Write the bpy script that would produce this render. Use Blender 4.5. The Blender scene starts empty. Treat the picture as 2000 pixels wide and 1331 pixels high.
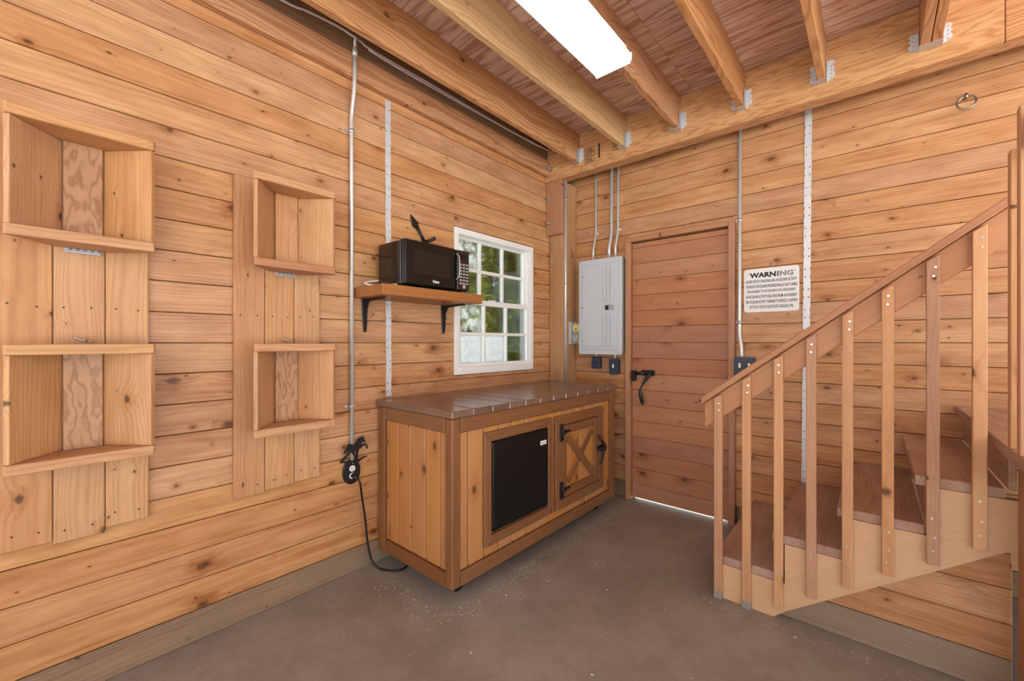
import bpy, bmesh, math, random
from mathutils import Vector, Matrix
random.seed(7)
scene = bpy.context.scene
COL = scene.collection

# ------------------------------------------------------------------ camera
cam_d = bpy.data.cameras.new('camera'); cam = bpy.data.objects.new('camera', cam_d); COL.objects.link(cam)
cam_d.sensor_width = 36.0; cam_d.lens = 814.8 / 2000 * 36; cam_d.shift_y = 0.00175; cam_d.clip_start = .02
cam.location = (2.142, -3.15, 1.25)
cam.rotation_euler = (math.radians(90), 0, math.atan(710 / 814.8))
scene.camera = cam
# ------------------------------------------------------------------ world, lights, exposure
world = bpy.data.worlds.new('sky'); scene.world = world; world.use_nodes = True
wb = world.node_tree.nodes['Background']; wb.inputs[0].default_value = (.93, .97, 1.0, 1); wb.inputs[1].default_value = 1.75
sun_d = bpy.data.lights.new('sun_offscreen', 'SUN'); sun_d.energy = 18.0; sun_d.angle = .02; sun_d.color = (1, .98, .95)
sun = bpy.data.objects.new('sun_offscreen', sun_d); COL.objects.link(sun); sun.location = (0, 20, 20)
sun.rotation_euler = Vector((-.38, -.30, -.87)).to_track_quat('-Z', 'Y').to_euler()
vs = scene.view_settings
vs.view_transform = 'Standard'; vs.look = 'None'; vs.exposure = 0.74; vs.gamma = 1; vs.use_curve_mapping = False

# ------------------------------------------------------------------ node helpers
class NT:
    def __init__(s, name):
        s.m = bpy.data.materials.new(name); s.m.use_nodes = True; s.t = s.m.node_tree
        s.t.nodes.clear(); s.out = s.t.nodes.new('ShaderNodeOutputMaterial')
    def n(s, typ, ins=None, **kw):
        nd = s.t.nodes.new('ShaderNode' + typ)
        for k, v in kw.items(): setattr(nd, k, v)
        for k, v in (ins or {}).items():
            if isinstance(v, tuple) and len(v) == 2 and hasattr(v[0], 'outputs'): s.t.links.new(v[0].outputs[v[1]], nd.inputs[k])
            elif hasattr(v, 'outputs'): s.t.links.new(v.outputs[0], nd.inputs[k])
            else: nd.inputs[k].default_value = v
        return nd
    def math(s, op, a, b=0.0, c=0.0, clamp=False):
        return s.n('Math', {0: a, 1: b, 2: c}, operation=op, use_clamp=clamp)
    def vmath(s, op, a, b):
        return s.n('VectorMath', {0: a, 1: b}, operation=op)
    def noise(s, vec, scale=1.0, detail=3.0, rough=.5):
        return s.n('TexNoise', {'Vector': vec, 'Scale': scale, 'Detail': detail, 'Roughness': rough})
    def mixc(s, f, a, b):
        nd = s.t.nodes.new('ShaderNodeMix'); nd.data_type = 'RGBA'
        for idx, v in ((0, f), (6, a), (7, b)):
            if hasattr(v, 'outputs'): s.t.links.new(v.outputs[2] if v.bl_idname == 'ShaderNodeMix' else v.outputs[0], nd.inputs[idx])
            else: nd.inputs[idx].default_value = v
        return nd
    def smooth(s, v, lo, hi, a=0.0, b=1.0):
        return s.n('MapRange', {'Value': v, 'From Min': lo, 'From Max': hi, 'To Min': a, 'To Max': b}, interpolation_type='SMOOTHSTEP')
    def finish(s, shader):
        s.t.links.new(shader.outputs[0], s.out.inputs[0]); return s.m
def c4(c): return (c[0], c[1], c[2], 1.0)
def srgb(r, g, b):
    f = lambda v: (v / 255 / 12.92) if v / 255 <= .04045 else ((v / 255 + .055) / 1.055) ** 2.4
    return (f(r), f(g), f(b))

def wood(name, dark, light, knots=.35, knot_scale=5.0, ring=.22, spacing=.011, streak=.25, blotch=.55, var=.16, rough=.5, wander=.02, contour=0.0, cscale=(.7, 5.0),
         knotcol=(.10, .042, .016), bump=.25, smudge=.35, stretch=1.0, pith=.06, grey=None, spec=.35):
    t = NT(name)
    tc = t.n('TexCoord'); oi = t.n('ObjectInfo')
    rnd = (oi, 'Random')
    off = t.n('CombineXYZ', {0: t.math('MULTIPLY', rnd, 37.7), 1: t.math('MULTIPLY', rnd, 0.0), 2: 0.0})
    P = t.vmath('ADD', (tc, 'Object'), off)
    rz = t.math('MULTIPLY', rnd, 61.3)
    sep = t.n('SeparateXYZ', {0: P})
    X, Y, Z = (sep, 0), (sep, 1), (sep, 2)
    def warp(sx, sy, sz, zoff=True):
        z = t.math('MULTIPLY_ADD', Z, sz, rz) if zoff else t.math('MULTIPLY', Z, sz)
        return t.n('CombineXYZ', {0: t.math('MULTIPLY', X, sx * stretch), 1: t.math('MULTIPLY', Y, sy), 2: z})
    n0 = t.noise(warp(1.3, 6, 6), 1, 2)
    blo = t.noise(warp(3.6, 15, 15), 1, 4, .62)
    stk = t.noise(warp(3.5, 150, 150), 1, 2, .6)
    # knots: oval cells in the board's own face, some kept; a coarse and a fine set
    def knotset(scale, share, rmin, rvar, seed):
        kv = t.n('CombineXYZ', {0: t.math('MULTIPLY', X, .62), 1: t.math('ADD', Y, t.math('ADD', rz, seed)), 2: 0.0})
        vor = t.n('TexVoronoi', {'Vector': kv, 'Scale': scale, 'Randomness': 1.0}, voronoi_dimensions='2D')
        vs_ = t.n('SeparateColor', {0: (vor, 'Color')})
        keep = t.math('LESS_THAN', (vs_, 0), share)
        kr = t.math('MULTIPLY_ADD', (vs_, 1), rvar * scale, rmin * scale)
        dn = t.math('DIVIDE', (vor, 'Distance'), kr)
        dn2 = t.math('ADD', dn, t.math('MULTIPLY_ADD', t.noise(P, 70, 3), 1.3, -.65))
        return t.math('MULTIPLY', keep, t.smooth(dn2, 1.25, .35)), t.math('MULTIPLY', keep, t.smooth(t.math('ADD', dn, t.math('MULTIPLY_ADD', t.noise(P, 22, 3), 4.0, -2.0)), 5.0, .5))
    K1, H1 = knotset(knot_scale, knots, .0048, .0125, 0.0)
    K2, H2 = knotset(knot_scale * 2.1, knots * .6, .0020, .0040, 17.3)
    K = t.math('MAXIMUM', K1, K2); halo = t.math('MAXIMUM', H1, t.math('MULTIPLY', H2, .6))
    # ring phase
    yy = t.math('ADD', Y, t.math('MULTIPLY', t.math('SUBTRACT', n0, .5), wander * 5))
    yy = t.math('ADD', yy, t.math('MULTIPLY', halo, .022))
    zz = t.math('ADD', Z, t.math('MULTIPLY_ADD', rnd, pith, .012))
    r = t.math('SQRT', t.math('ADD', t.math('MULTIPLY', yy, yy), t.math('MULTIPLY', zz, zz)))
    ph = t.math('MULTIPLY', t.math('ADD', r, t.math('MULTIPLY', n0, .01)), 6.2832 / spacing)
    sn = t.math('SINE', ph)
    if contour:   # rotary-cut veneer: level lines of a long soft field
        fld = t.noise(warp(cscale[0], cscale[1], cscale[1]), 1, 2.5, .5)
        sn = t.math('SINE', t.math('MULTIPLY', fld, contour))
    rg = t.math('POWER', t.math('MULTIPLY_ADD', sn, .5, .5), 2.2)
    # tone 0..1
    v = t.math('ADD', t.math('MULTIPLY', t.math('SUBTRACT', blo, .5), blotch * 2), .62)
    v = t.math('SUBTRACT', v, t.math('MULTIPLY', rg, ring))
    v = t.math('ADD', v, t.math('MULTIPLY', t.math('SUBTRACT', stk, .5), streak))
    v = t.math('SUBTRACT', v, t.math('MULTIPLY', t.math('POWER', halo, 2.0), smudge), clamp=True)
    col = t.mixc(v, c4(dark), c4(light))
    col = t.mixc(t.math('MULTIPLY', K, .92), col, c4(knotcol))
    if grey:
        g = t.smooth(t.noise(warp(1.2, 5, 5), 1, 4, .65), .45, .7)
        col = t.mixc(g, col, c4(grey))
    r2 = t.n('TexWhiteNoise', {'W': t.math('MULTIPLY', rnd, 913.0)}, noise_dimensions='1D')
    hsv = t.n('HueSaturation', {'Hue': t.math('MULTIPLY_ADD', (r2, 'Value'), .008, .496), 'Saturation': t.math('MULTIPLY_ADD', rnd, .12, .94),
                                'Value': t.math('MULTIPLY_ADD', (r2, 'Value'), var * 2, 1 - var)})
    t.t.links.new(col.outputs[2], hsv.inputs['Color'])
    bh = t.math('ADD', t.math('MULTIPLY', stk, .6), t.math('MULTIPLY', K, -.5))
    bp = t.n('Bump', {'Height': bh, 'Strength': bump, 'Distance': .002})
    p = t.n('BsdfPrincipled', {'Base Color': hsv, 'Roughness': rough, 'Normal': bp, 'Specular IOR Level': spec})
    return t.finish(p)

def plain(name, col, rough=.5, metal=0.0, noise=0.0, nscale=30, bump=0.0, spec=.5):
    t = NT(name)
    tc = t.n('TexCoord')
    nz = t.noise((tc, 'Object'), nscale, 4)
    a = tuple(max(0, c * (1 - noise)) for c in col); b = tuple(min(1, c * (1 + noise)) for c in col)
    c = t.mixc(nz, c4(a), c4(b))
    ins = {'Roughness': rough, 'Metallic': metal, 'Specular IOR Level': spec}
    if bump: ins['Normal'] = t.n('Bump', {'Height': nz, 'Strength': bump, 'Distance': .002})
    p = t.n('BsdfPrincipled', ins); t.t.links.new(c.outputs[2], p.inputs['Base Color'])
    return t.finish(p)

def emit(name, col, strength):
    t = NT(name); e = t.n('Emission', {'Color': c4(col), 'Strength': strength}); return t.finish(e)

M = {}
M['pine'] = wood('pine_plank', (.325, .126, .041), (.635, .355, .172), knots=.66, knot_scale=4.2, ring=.20, spacing=.012, streak=.42, blotch=.75, rough=.42, var=.07, smudge=.5)
M['door_wood'] = wood('door_plank', (.29, .108, .046), (.50, .232, .122), knots=.60, knot_scale=4.2, ring=.12, streak=.18, blotch=.5, rough=.45, smudge=.6, var=.07)
M['rack'] = wood('rack_pine', (.37, .165, .062), (.62, .355, .178), knots=.30, ring=.28, spacing=.009, streak=.35, blotch=.5, rough=.5, var=.07)
M['rack_grain'] = wood('rack_spruce_figured', (.28, .125, .055), (.54, .310, .165), knots=.1, ring=.5, spacing=.013, streak=.2, blotch=.3, rough=.5, wander=.05, contour=42.0, cscale=(6.0, 17.0), var=.05)
M['cedar'] = wood('cedar_trim', (.145, .056, .018), (.27, .120, .046), knots=.08, ring=.2, spacing=.008, streak=.35, blotch=.4, rough=.42, var=.08)
M['cab_pine'] = wood('cabinet_board', (.35, .140, .042), (.54, .262, .098), knots=.35, knot_scale=6, ring=.12, streak=.2, blotch=.4, rough=.4, var=.05)
M['cab_top'] = wood('cabinet_top_board', (.105, .056, .038), (.225, .135, .098), knots=.1, ring=.2, streak=.4, blotch=.45, rough=.20, var=.12, spec=1.0)
M['fir'] = wood('joist_fir', (.36, .150, .060), (.62, .345, .165), knots=.2, knot_scale=3, ring=.55, spacing=.016, streak=.25, blotch=.35, rough=.6, wander=.045, var=.08)
M['fir_pale'] = wood('joist_fir_pale', (.50, .30, .14), (.70, .50, .29), knots=.4, knot_scale=3, ring=.4, spacing=.016, streak=.22, blotch=.25, rough=.6, wander=.05, var=.02)
M['ply'] = wood('ceiling_plywood', (.47, .255, .17), (.84, .66, .545), knots=.05, ring=.62, streak=.6, blotch=.7, rough=.7, var=.04, contour=46.0, cscale=(1.1, 9.0))
M['ply_beam'] = wood('beam_plywood', (.40, .165, .058), (.64, .365, .175), knots=.15, knot_scale=2.5, ring=.5, streak=.35, blotch=.35, rough=.6, var=.03, contour=60.0, cscale=(2.2, 13.0))
M['skirt'] = wood('treated_board', (.17, .098, .055), (.33, .215, .130), knots=.25, ring=.3, streak=.5, blotch=.55, rough=.7, var=.05, grey=(.24, .175, .118))
M['skirt_grey'] = wood('treated_board_grey', (.165, .105, .066), (.33, .235, .160), knots=.3, ring=.3, streak=.5, blotch=.55, rough=.7, var=.05, grey=(.27, .195, .135))
M['post'] = wood('post_fir', (.35, .170, .070), (.56, .335, .17), knots=.3, knot_scale=3, ring=.25, streak=.4, blotch=.45, rough=.6, var=.05)
M['tread'] = wood('worn_tread', (.25, .122, .075), (.50, .31, .225), knots=.12, ring=.25, streak=.5, blotch=.6, rough=.55, var=.06, grey=(.46, .32, .25))
M['rail'] = wood('rail_wood', (.34, .145, .068), (.51, .265, .145), knots=.12, ring=.2, streak=.3, blotch=.4, rough=.5, var=.08)
M['baluster'] = wood('baluster_wood', (.41, .19, .088), (.635, .365, .198), knots=.15, ring=.2, streak=.25, blotch=.4, rough=.5, var=.17)
M['stringer'] = wood('stringer_wood', (.52, .290, .150), (.68, .440, .265), knots=.2, knot_scale=3, ring=.16, streak=.15, blotch=.3, rough=.5, var=.02)
M['shelf_wood'] = wood('shelf_wood', (.24, .085, .027), (.40, .170, .060), knots=.12, ring=.15, streak=.2, blotch=.35, rough=.42, var=.03)
M['galv'] = plain('galvanised_steel', (.60, .62, .64), .42, .85, .18, 60)
M['galv_flat'] = plain('galvanised_strap', (.66, .68, .71), .5, .45, .15, 70)
M['emt'] = plain('conduit_steel', (.66, .66, .65), .38, .45, .06, 40)
M['bolt'] = plain('zinc_bolt', (.50, .50, .50), .35, .9, .1)
M['iron'] = plain('black_iron', (.012, .012, .014), .35, .2, .2, 40, .2)
M['blackgloss'] = plain('black_gloss_plastic', (.006, .006, .006), .12, 0, .1, 10, 0, .3)
M['blackmat'] = plain('black_enamel', (.016, .015, .014), .32, 0, .2, 30)
M['mwside'] = plain('dark_brown_enamel', (.016, .010, .007), .16, 0, .1, 20, 0, .55)
M['mwwin'] = plain('microwave_window', (.014, .011, .009), .15, 0, .1, 20, 0, .3)
M['fridge'] = plain('fridge_door_black', (.007, .0065, .006), .40, 0, .25, 160, .35, .3)
M['white'] = plain('white_vinyl', (.82, .82, .80), .4, 0, .03, 8)
M['whiteplastic'] = plain('white_plastic', (.80, .79, .74), .4, 0, .02)
M['silver'] = plain('silver_plastic', (.40, .40, .41), .3, .4, .05)
M['panelgrey'] = plain('panel_grey_enamel', (.52, .55, .58), .38, 0, .03, 6)
M['panelside'] = plain('panel_side_grey', (.26, .25, .235), .5, .1, .25, 50)
M['bluebox'] = plain('dark_blue_box', (.022, .036, .065), .45, 0, .15, 30)
M['dark'] = plain('slot_shade_black', (.015, .012, .010), .9)  # near-black for small parts; also carries the shade inside slots as colour
M['ink'] = plain('black_ink', (.02, .02, .02), .7)
M['ink_mid'] = plain('faded_ink', (.13, .13, .13), .7)
M['ink_grey'] = plain('faded_grey_ink', (.27, .27, .27), .7)
M['signwhite'] = plain('sign_white', (.78, .79, .78), .45, 0, .02, 5)
M['dial'] = plain('yellow_dial', (.66, .58, .20), .4, 0, .05)
M['timer'] = plain('timer_face', (.30, .27, .23), .5, .2, .5, 60)
M['cable'] = plain('grey_cable', (.82, .80, .86), .5, 0, .1)
M['screw'] = plain('screw_head', (.62, .62, .62), .3, .7)
M['screwdark'] = plain('dark_screw', (.06, .04, .03), .5, .3)
M['brass'] = plain('ring_steel', (.35, .33, .29), .3, .9, .1)
M['paint'] = plain('grey_paint_drip', (.27, .245, .22), .7, 0, .1)
M['shaving'] = plain('pale_shaving', (.75, .72, .66), .7)
M['wallback'] = plain('sheathing', (.30, .17, .09), .8, 0, .2, 5)
M['lampbody'] = plain('lamp_white_metal', (.80, .82, .82), .4)
M['diffuser'] = emit('lamp_diffuser', (1.0, 1.0, .99), 2.6)
M['outplaster'] = plain('outside_ground', (.55, .55, .54), .9, 0, .15, 3)
M['bark'] = plain('bark', (.10, .06, .04), .9, 0, .4, 20, .5)

def mat_floor():
    t = NT('concrete_floor'); tc = t.n('TexCoord'); P = (tc, 'Object')
    a = t.noise(P, 1.6, 5, .6); b = t.noise(P, 9, 5, .65); d = t.noise(P, 60, 3, .6)
    v = t.math('ADD', t.math('MULTIPLY', a, .55), t.math('ADD', t.math('MULTIPLY', b, .33), t.math('MULTIPLY', d, .12)))
    col = t.mixc(t.smooth(v, .36, .66), c4((.235, .205, .176)), c4((.355, .320, .284)))
    # worn pale scuffs
    sc = t.smooth(t.noise(P, 3.3, 6, .75), .60, .74)
    sc2 = t.math('MULTIPLY', sc, t.smooth(t.noise(P, 24, 3, .6), .45, .65))
    col = t.mixc(t.math('MULTIPLY', sc2, .45), col, c4((.55, .52, .48)))
    # hairline cracks
    w = t.vmath('ADD', P, t.vmath('SCALE', (t.noise(P, 2.0, 4), 'Color'), (0, 0, 0)))
    w2 = t.n('VectorMath', {0: (t.noise(P, 1.7, 5, .6), 'Color')}, operation='SCALE'); w2.inputs['Scale'].default_value = .7
    vo = t.n('TexVoronoi', {'Vector': t.vmath('ADD', P, w2), 'Scale': .8}, feature='DISTANCE_TO_EDGE')
    cr = t.smooth((vo, 'Distance'), .004, .0005)
    cr = t.math('MULTIPLY', cr, t.smooth(t.noise(P, 1.1, 2), .5, .62))
    col = t.mixc(t.math('MULTIPLY', cr, .45), col, c4((.10, .085, .07)))
    bp = t.n('Bump', {'Height': v, 'Strength': .25, 'Distance': .004})
    p = t.n('BsdfPrincipled', {'Roughness': t.math('MULTIPLY_ADD', b, .3, .32), 'Normal': bp, 'Specular IOR Level': .4})
    t.t.links.new(col.outputs[2], p.inputs['Base Color'])
    return t.finish(p)
M['floor'] = mat_floor()

def mat_glass(name, haze):
    t = NT(name); tc = t.n('TexCoord'); P = (tc, 'Object')
    tr = t.n('BsdfTransparent', {'Color': (.93, .96, .95, 1)}); gl = t.n('BsdfGlossy', {'Roughness': .03})
    fr = t.n('Fresnel', {'IOR': 1.5})
    m1 = t.n('MixShader', {0: t.math('MULTIPLY', fr, .9), 1: tr, 2: gl})
    sep = t.n('SeparateXYZ', {0: P})
    # a pale translucent layer that is thickest in the pane's middle and patchy
    ex = t.math('ABSOLUTE', (sep, 0)); ey = t.math('ABSOLUTE', (sep, 1))
    edge = t.smooth(t.math('MAXIMUM', ex, ey), .125, .05)
    nz = t.smooth(t.noise(P, 14, 5, .65), .62 - haze * .5, .85 - haze * .3)
    f = t.math('MULTIPLY', t.math('MULTIPLY', nz, edge), max(0.0, min(.93, .33 + haze * .6)), clamp=True)
    df = t.n('BsdfTranslucent', {'Color': (.60, .62, .64, 1)}); d2 = t.n('BsdfDiffuse', {'Color': (.60, .62, .64, 1)})
    ms = t.n('MixShader', {0: .35, 1: df, 2: d2})
    m2 = t.n('MixShader', {0: f, 1: m1, 2: ms})
    return t.finish(m2)
M['glass'] = mat_glass('pane_glass_clear', -.2); M['glass_pale'] = mat_glass('pane_glass_pale', .45); M['glass_milky'] = mat_glass('pane_glass_milky', 1.0)

def mat_leaf(name, a, b):
    t = NT(name); tc = t.n('TexCoord')
    n = t.noise((tc, 'Object'), 7, 3); c = t.mixc(t.smooth(n, .35, .65), c4(a), c4(b))
    d = t.n('BsdfDiffuse'); tl = t.n('BsdfTranslucent')
    t.t.links.new(c.outputs[2], d.inputs[0]); t.t.links.new(c.outputs[2], tl.inputs[0])
    return t.finish(t.n('MixShader', {0: .4, 1: d, 2: tl}))
M['leaf'] = mat_leaf('arborvitae_leaf', (.06, .13, .015), (.46, .62, .08))

# ------------------------------------------------------------------ geometry helpers
def W(o):
    m = o.matrix_basis.copy()
    if o.parent: m = W(o.parent) @ o.matrix_parent_inverse @ m
    return m
def put(o, parent):
    COL.objects.link(o)
    if parent is not None:
        o.parent = parent; o.matrix_parent_inverse = W(parent).inverted()
    return o
def tag(o, label, cat, group=None, kind=None):
    if label: o['label'] = label
    if cat: o['category'] = cat
    if group: o['group'] = group
    if kind: o['kind'] = kind
    return o
def empty(name, loc, label=None, cat=None, group=None):
    o = bpy.data.objects.new(name, None); COL.objects.link(o); o.location = loc; o.empty_display_size = .05
    return tag(o, label, cat, group)
AX = {'x': Vector((1, 0, 0)), 'y': Vector((0, 1, 0)), 'z': Vector((0, 0, 1))}
def frame(xdir, zdir):
    x = Vector(xdir).normalized(); z = Vector(zdir); z = (z - x * z.dot(x)).normalized(); y = z.cross(x)
    return Matrix((x, y, z)).transposed()
def solid(name, verts, faces, mat, parent=None, grain='x', normal='z', bev=0.0, smooth=False, seg=1):
    """a closed mesh given in world coordinates; its own X axis follows the grain"""
    g = AX[grain] if isinstance(grain, str) else Vector(grain); nrm = AX[normal] if isinstance(normal, str) else Vector(normal)
    R = frame(g, nrm)
    vs = [Vector(v) for v in verts]
    lo = Vector([min(v[i] for v in vs) for i in range(3)]); hi = Vector([max(v[i] for v in vs) for i in range(3)])
    c = (lo + hi) / 2; Rt = R.transposed()
    me = bpy.data.meshes.new(name); me.from_pydata([Rt @ (v - c) for v in vs], [], faces); me.update()
    bm = bmesh.new(); bm.from_mesh(me)
    bmesh.ops.recalc_face_normals(bm, faces=bm.faces)
    if bev: bmesh.ops.bevel(bm, geom=list(bm.edges), offset=bev, segments=seg, affect='EDGES', clamp_overlap=True)
    if smooth:
        for f in bm.faces: f.smooth = True
    bm.to_mesh(me); bm.free()
    me.materials.append(M[mat] if isinstance(mat, str) else mat)
    o = bpy.data.objects.new(name, me); o.matrix_basis = Matrix.Translation(c) @ R.to_4x4()
    return put(o, parent)
BF = [(0, 1, 3, 2), (4, 6, 7, 5), (0, 4, 5, 1), (2, 3, 7, 6), (0, 2, 6, 4), (1, 5, 7, 3)]
def board(name, a, b, mat, parent=None, bev=.002, grain=None):
    d = [abs(b[i] - a[i]) for i in range(3)]
    order = sorted(range(3), key=lambda i: -d[i])
    g = grain or 'xyz'[order[0]]
    rest = [i for i in order if 'xyz'[i] != g]
    vs = [(x, y, z) for x in (a[0], b[0]) for y in (a[1], b[1]) for z in (a[2], b[2])]
    return solid(name, vs, BF, mat, parent, g, 'xyz'[rest[-1]], min(bev, min(d) * .3))
def prism(name, pts, axis, lo, hi, mat, parent=None, grain='x', normal=None, bev=0.0):
    """outline pts in the two axes other than `axis` (kept in xyz order), extruded from lo to hi"""
    k = 'xyz'.index(axis)
    def mk(p, t):
        q = list(p); q.insert(k, t); return tuple(q)
    n = len(pts)
    vs = [mk(p, lo) for p in pts] + [mk(p, hi) for p in pts]
    fs = [tuple(range(n)), tuple(range(2 * n - 1, n - 1, -1))] + [(i, (i + 1) % n, n + (i + 1) % n, n + i) for i in range(n)]
    return solid(name, vs, fs, mat, parent, grain, normal or (axis if grain != axis else ('z' if axis != 'z' else 'x')), bev)
def tube(name, pts, r, mat, parent=None, seg=8, radii=None):
    pts = [Vector(p) for p in pts]; vs = []; fs = []
    up = Vector((0, 0, 1)); prev = None
    for i, p in enumerate(pts):
        d = (pts[min(i + 1, len(pts) - 1)] - pts[max(i - 1, 0)]).normalized()
        if prev is None:
            u = d.cross(up if abs(d.dot(up)) < .9 else Vector((1, 0, 0))).normalized()
        else:
            u = (prev - d * prev.dot(d)).normalized()
        prev = u; w = d.cross(u); rr = radii[i] if radii else r
        for k in range(seg):
            a = 2 * math.pi * k / seg; vs.append(p + (u * math.cos(a) + w * math.sin(a)) * rr)
    for i in range(len(pts) - 1):
        for k in range(seg):
            fs.append((i * seg + k, i * seg + (k + 1) % seg, (i + 1) * seg + (k + 1) % seg, (i + 1) * seg + k))
    fs.append(tuple(range(seg))); fs.append(tuple(range(len(vs) - 1, len(vs) - 1 - seg, -1)))
    o = solid(name, vs, fs, mat, parent)
    for f in o.data.polygons: f.use_smooth = len(f.vertices) == 4
    return o
def spline(pts, n=6):
    pts = [Vector(p) for p in pts]; out = []
    for i in range(len(pts) - 1):
        p0, p1, p2, p3 = pts[max(i - 1, 0)], pts[i], pts[i + 1], pts[min(i + 2, len(pts) - 1)]
        for k in range(n):
            t = k / n
            out.append(.5 * ((2 * p1) + (p2 - p0) * t + (2 * p0 - 5 * p1 + 4 * p2 - p3) * t * t + (3 * p1 - p0 - 3 * p2 + p3) * t ** 3))
    out.append(pts[-1]); return out
def disc(name, c, r, axis, th, mat, parent=None, seg=12):
    a = AX[axis]; c = Vector(c); return tube(name, [c - a * th / 2, c + a * th / 2], r, mat, parent, seg)
def multi_box(name, boxes, mat, parent=None):
    vs = []; fs = []
    for a, b in boxes:
        k = len(vs); vs += [(x, y, z) for x in (a[0], b[0]) for y in (a[1], b[1]) for z in (a[2], b[2])]
        fs += [tuple(i + k for i in f) for f in BF]
    return solid(name, vs, fs, mat, parent)
def multi_disc(name, cs, r, axis, th, mat, parent=None, seg=8):
    vs = []; fs = []; k3 = 'xyz'.index(axis); o2 = [i for i in range(3) if i != k3]
    for c in cs:
        k = len(vs)
        for s in (-1, 1):
            for q in range(seg):
                p = list(c); p[k3] += s * th / 2; p[o2[0]] += r * math.cos(2 * math.pi * q / seg); p[o2[1]] += r * math.sin(2 * math.pi * q / seg); vs.append(tuple(p))
        fs += [tuple(k + i for i in range(seg)), tuple(k + seg + i for i in reversed(range(seg)))]
        fs += [(k + i, k + (i + 1) % seg, k + seg + (i + 1) % seg, k + seg + i) for i in range(seg)]
    return solid(name, vs, fs, mat, parent)
def rrect(y0, y1, z0, z1, r, n=5):
    P = []
    for cy, cz, a0 in ((y1 - r, z1 - r, 0), (y0 + r, z1 - r, 90), (y0 + r, z0 + r, 180), (y1 - r, z0 + r, 270)):
        for k in range(n + 1):
            a = math.radians(a0 + 90 * k / n); P.append((cy + r * math.cos(a), cz + r * math.sin(a)))
    return P
def copy_part(src, delta, parent):
    o = src.copy(); COL.objects.link(o); o.parent = parent
    m = Matrix.Translation(Vector(delta)) @ W(src)
    o.matrix_parent_inverse = W(parent).inverted(); o.matrix_basis = m
    return o
def lettering(text, xdir, origin, width, height, mat, parent, normal, bold=0.0, depth=.0008, name='lettering'):
    """flat print: text fitted to width x height, lower left corner at origin, on a plane with the given normal"""
    cu = bpy.data.curves.new('txt', 'FONT'); cu.body = text; cu.size = 1; cu.offset = bold; cu.resolution_u = 2
    to = bpy.data.objects.new('txt', cu); COL.objects.link(to)
    dg = bpy.context.evaluated_depsgraph_get(); dg.update()
    me = bpy.data.meshes.new_from_object(to.evaluated_get(dg))
    bpy.data.objects.remove(to); bpy.data.curves.remove(cu)
    xs = [v.co.x for v in me.vertices]; ys = [v.co.y for v in me.vertices]
    x0, x1, y0, y1 = min(xs), max(xs), min(ys), max(ys)
    for v in me.vertices:
        v.co = ((v.co.x - x0) / (x1 - x0) * width - width / 2, (v.co.y - y0) / (y1 - y0) * height - height / 2, 0)
    me.name = name; me.materials.clear(); me.materials.append(M[mat])
    R = frame(xdir, normal); o = bpy.data.objects.new(name, me)
    c = Vector(origin) + R @ Vector((width / 2, height / 2, depth))
    o.matrix_basis = Matrix.Translation(c) @ R.to_4x4()
    return put(o, parent)
def struct(o): o['kind'] = 'structure'; return o

# ================================================================== THE ROOM
XR, YN = 5.4, -6.6          # extent of the room to the right and behind the camera
floor = struct(board('floor', (-.14, YN, -.12), (XR, 1.4, 0), 'floor', bev=0)); floor.name = 'floor'
ground = struct(board('ground_outside', (-30, -30, -.30), (30, 30, -.10), 'outplaster', bev=0))
PITCH, Z0 = .1243, .130
rows = [Z0 + PITCH * k for k in range(0, 25)]

# ---- left wall (with the window opening)
WY0, WY1, WZ0, WZ1 = -1.288, -.424, 1.025, 2.040
wl = struct(empty('wall_left', (0, -3.0, 0)))
for a, b in (((-.14, YN, -.1), (-.024, WY0, 3.1)), ((-.14, WY1, -.1), (-.024, .16, 3.1)), ((-.14, WY0, -.1), (-.024, WY1, WZ0)), ((-.14, WY0, WZ1), (-.024, WY1, 3.1))):
    board('sheathing', a, b, 'wallback', wl, bev=0)
JOINT = {15: -1.0}
for k, z in enumerate(rows[:-1]):
    z1 = min(rows[k + 1], 2.93) - .0030
    if z > 2.9: break
    segs = [(-3.9, 0.0)]
    if k in JOINT: segs = [(-3.9, JOINT[k] - .0008), (JOINT[k] + .0008, 0.0)]
    out = []
    for s in segs:
        if z1 > WZ0 + .002 and z < WZ1 - .002:
            if z < WZ0 and z1 > WZ0: out.append((s[0], s[1], z, WZ0)) if False else None
            for p in ((s[0], min(s[1], WY0)), (max(s[0], WY1), s[1])):
                if p[1] - p[0] > .01: out.append((p[0], p[1], z, z1))
            lo, hi = max(s[0], WY0), min(s[1], WY1)
            if hi - lo > .01:
                if z < WZ0 - .01: out.append((lo, hi, z, WZ0))
                if z1 > WZ1 + .01: out.append((lo, hi, WZ1, z1))
        else: out.append((s[0], s[1], z, z1))
    for y0, y1, a, b in out:
        dx = random.uniform(-.0012, .0012)
        board('plank', (-.022, y0, a), (dx, y1, b), 'pine', wl, bev=.0028, grain='y')
board('sheathing', (-.024, YN, 0), (-.001, -3.9, 2.93), 'pine', wl, bev=0, grain='y')
bl = struct(board('baseboard_left', (-.022, YN, .001), (.003, 0, Z0 - .003), 'skirt', bev=.003))

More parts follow.
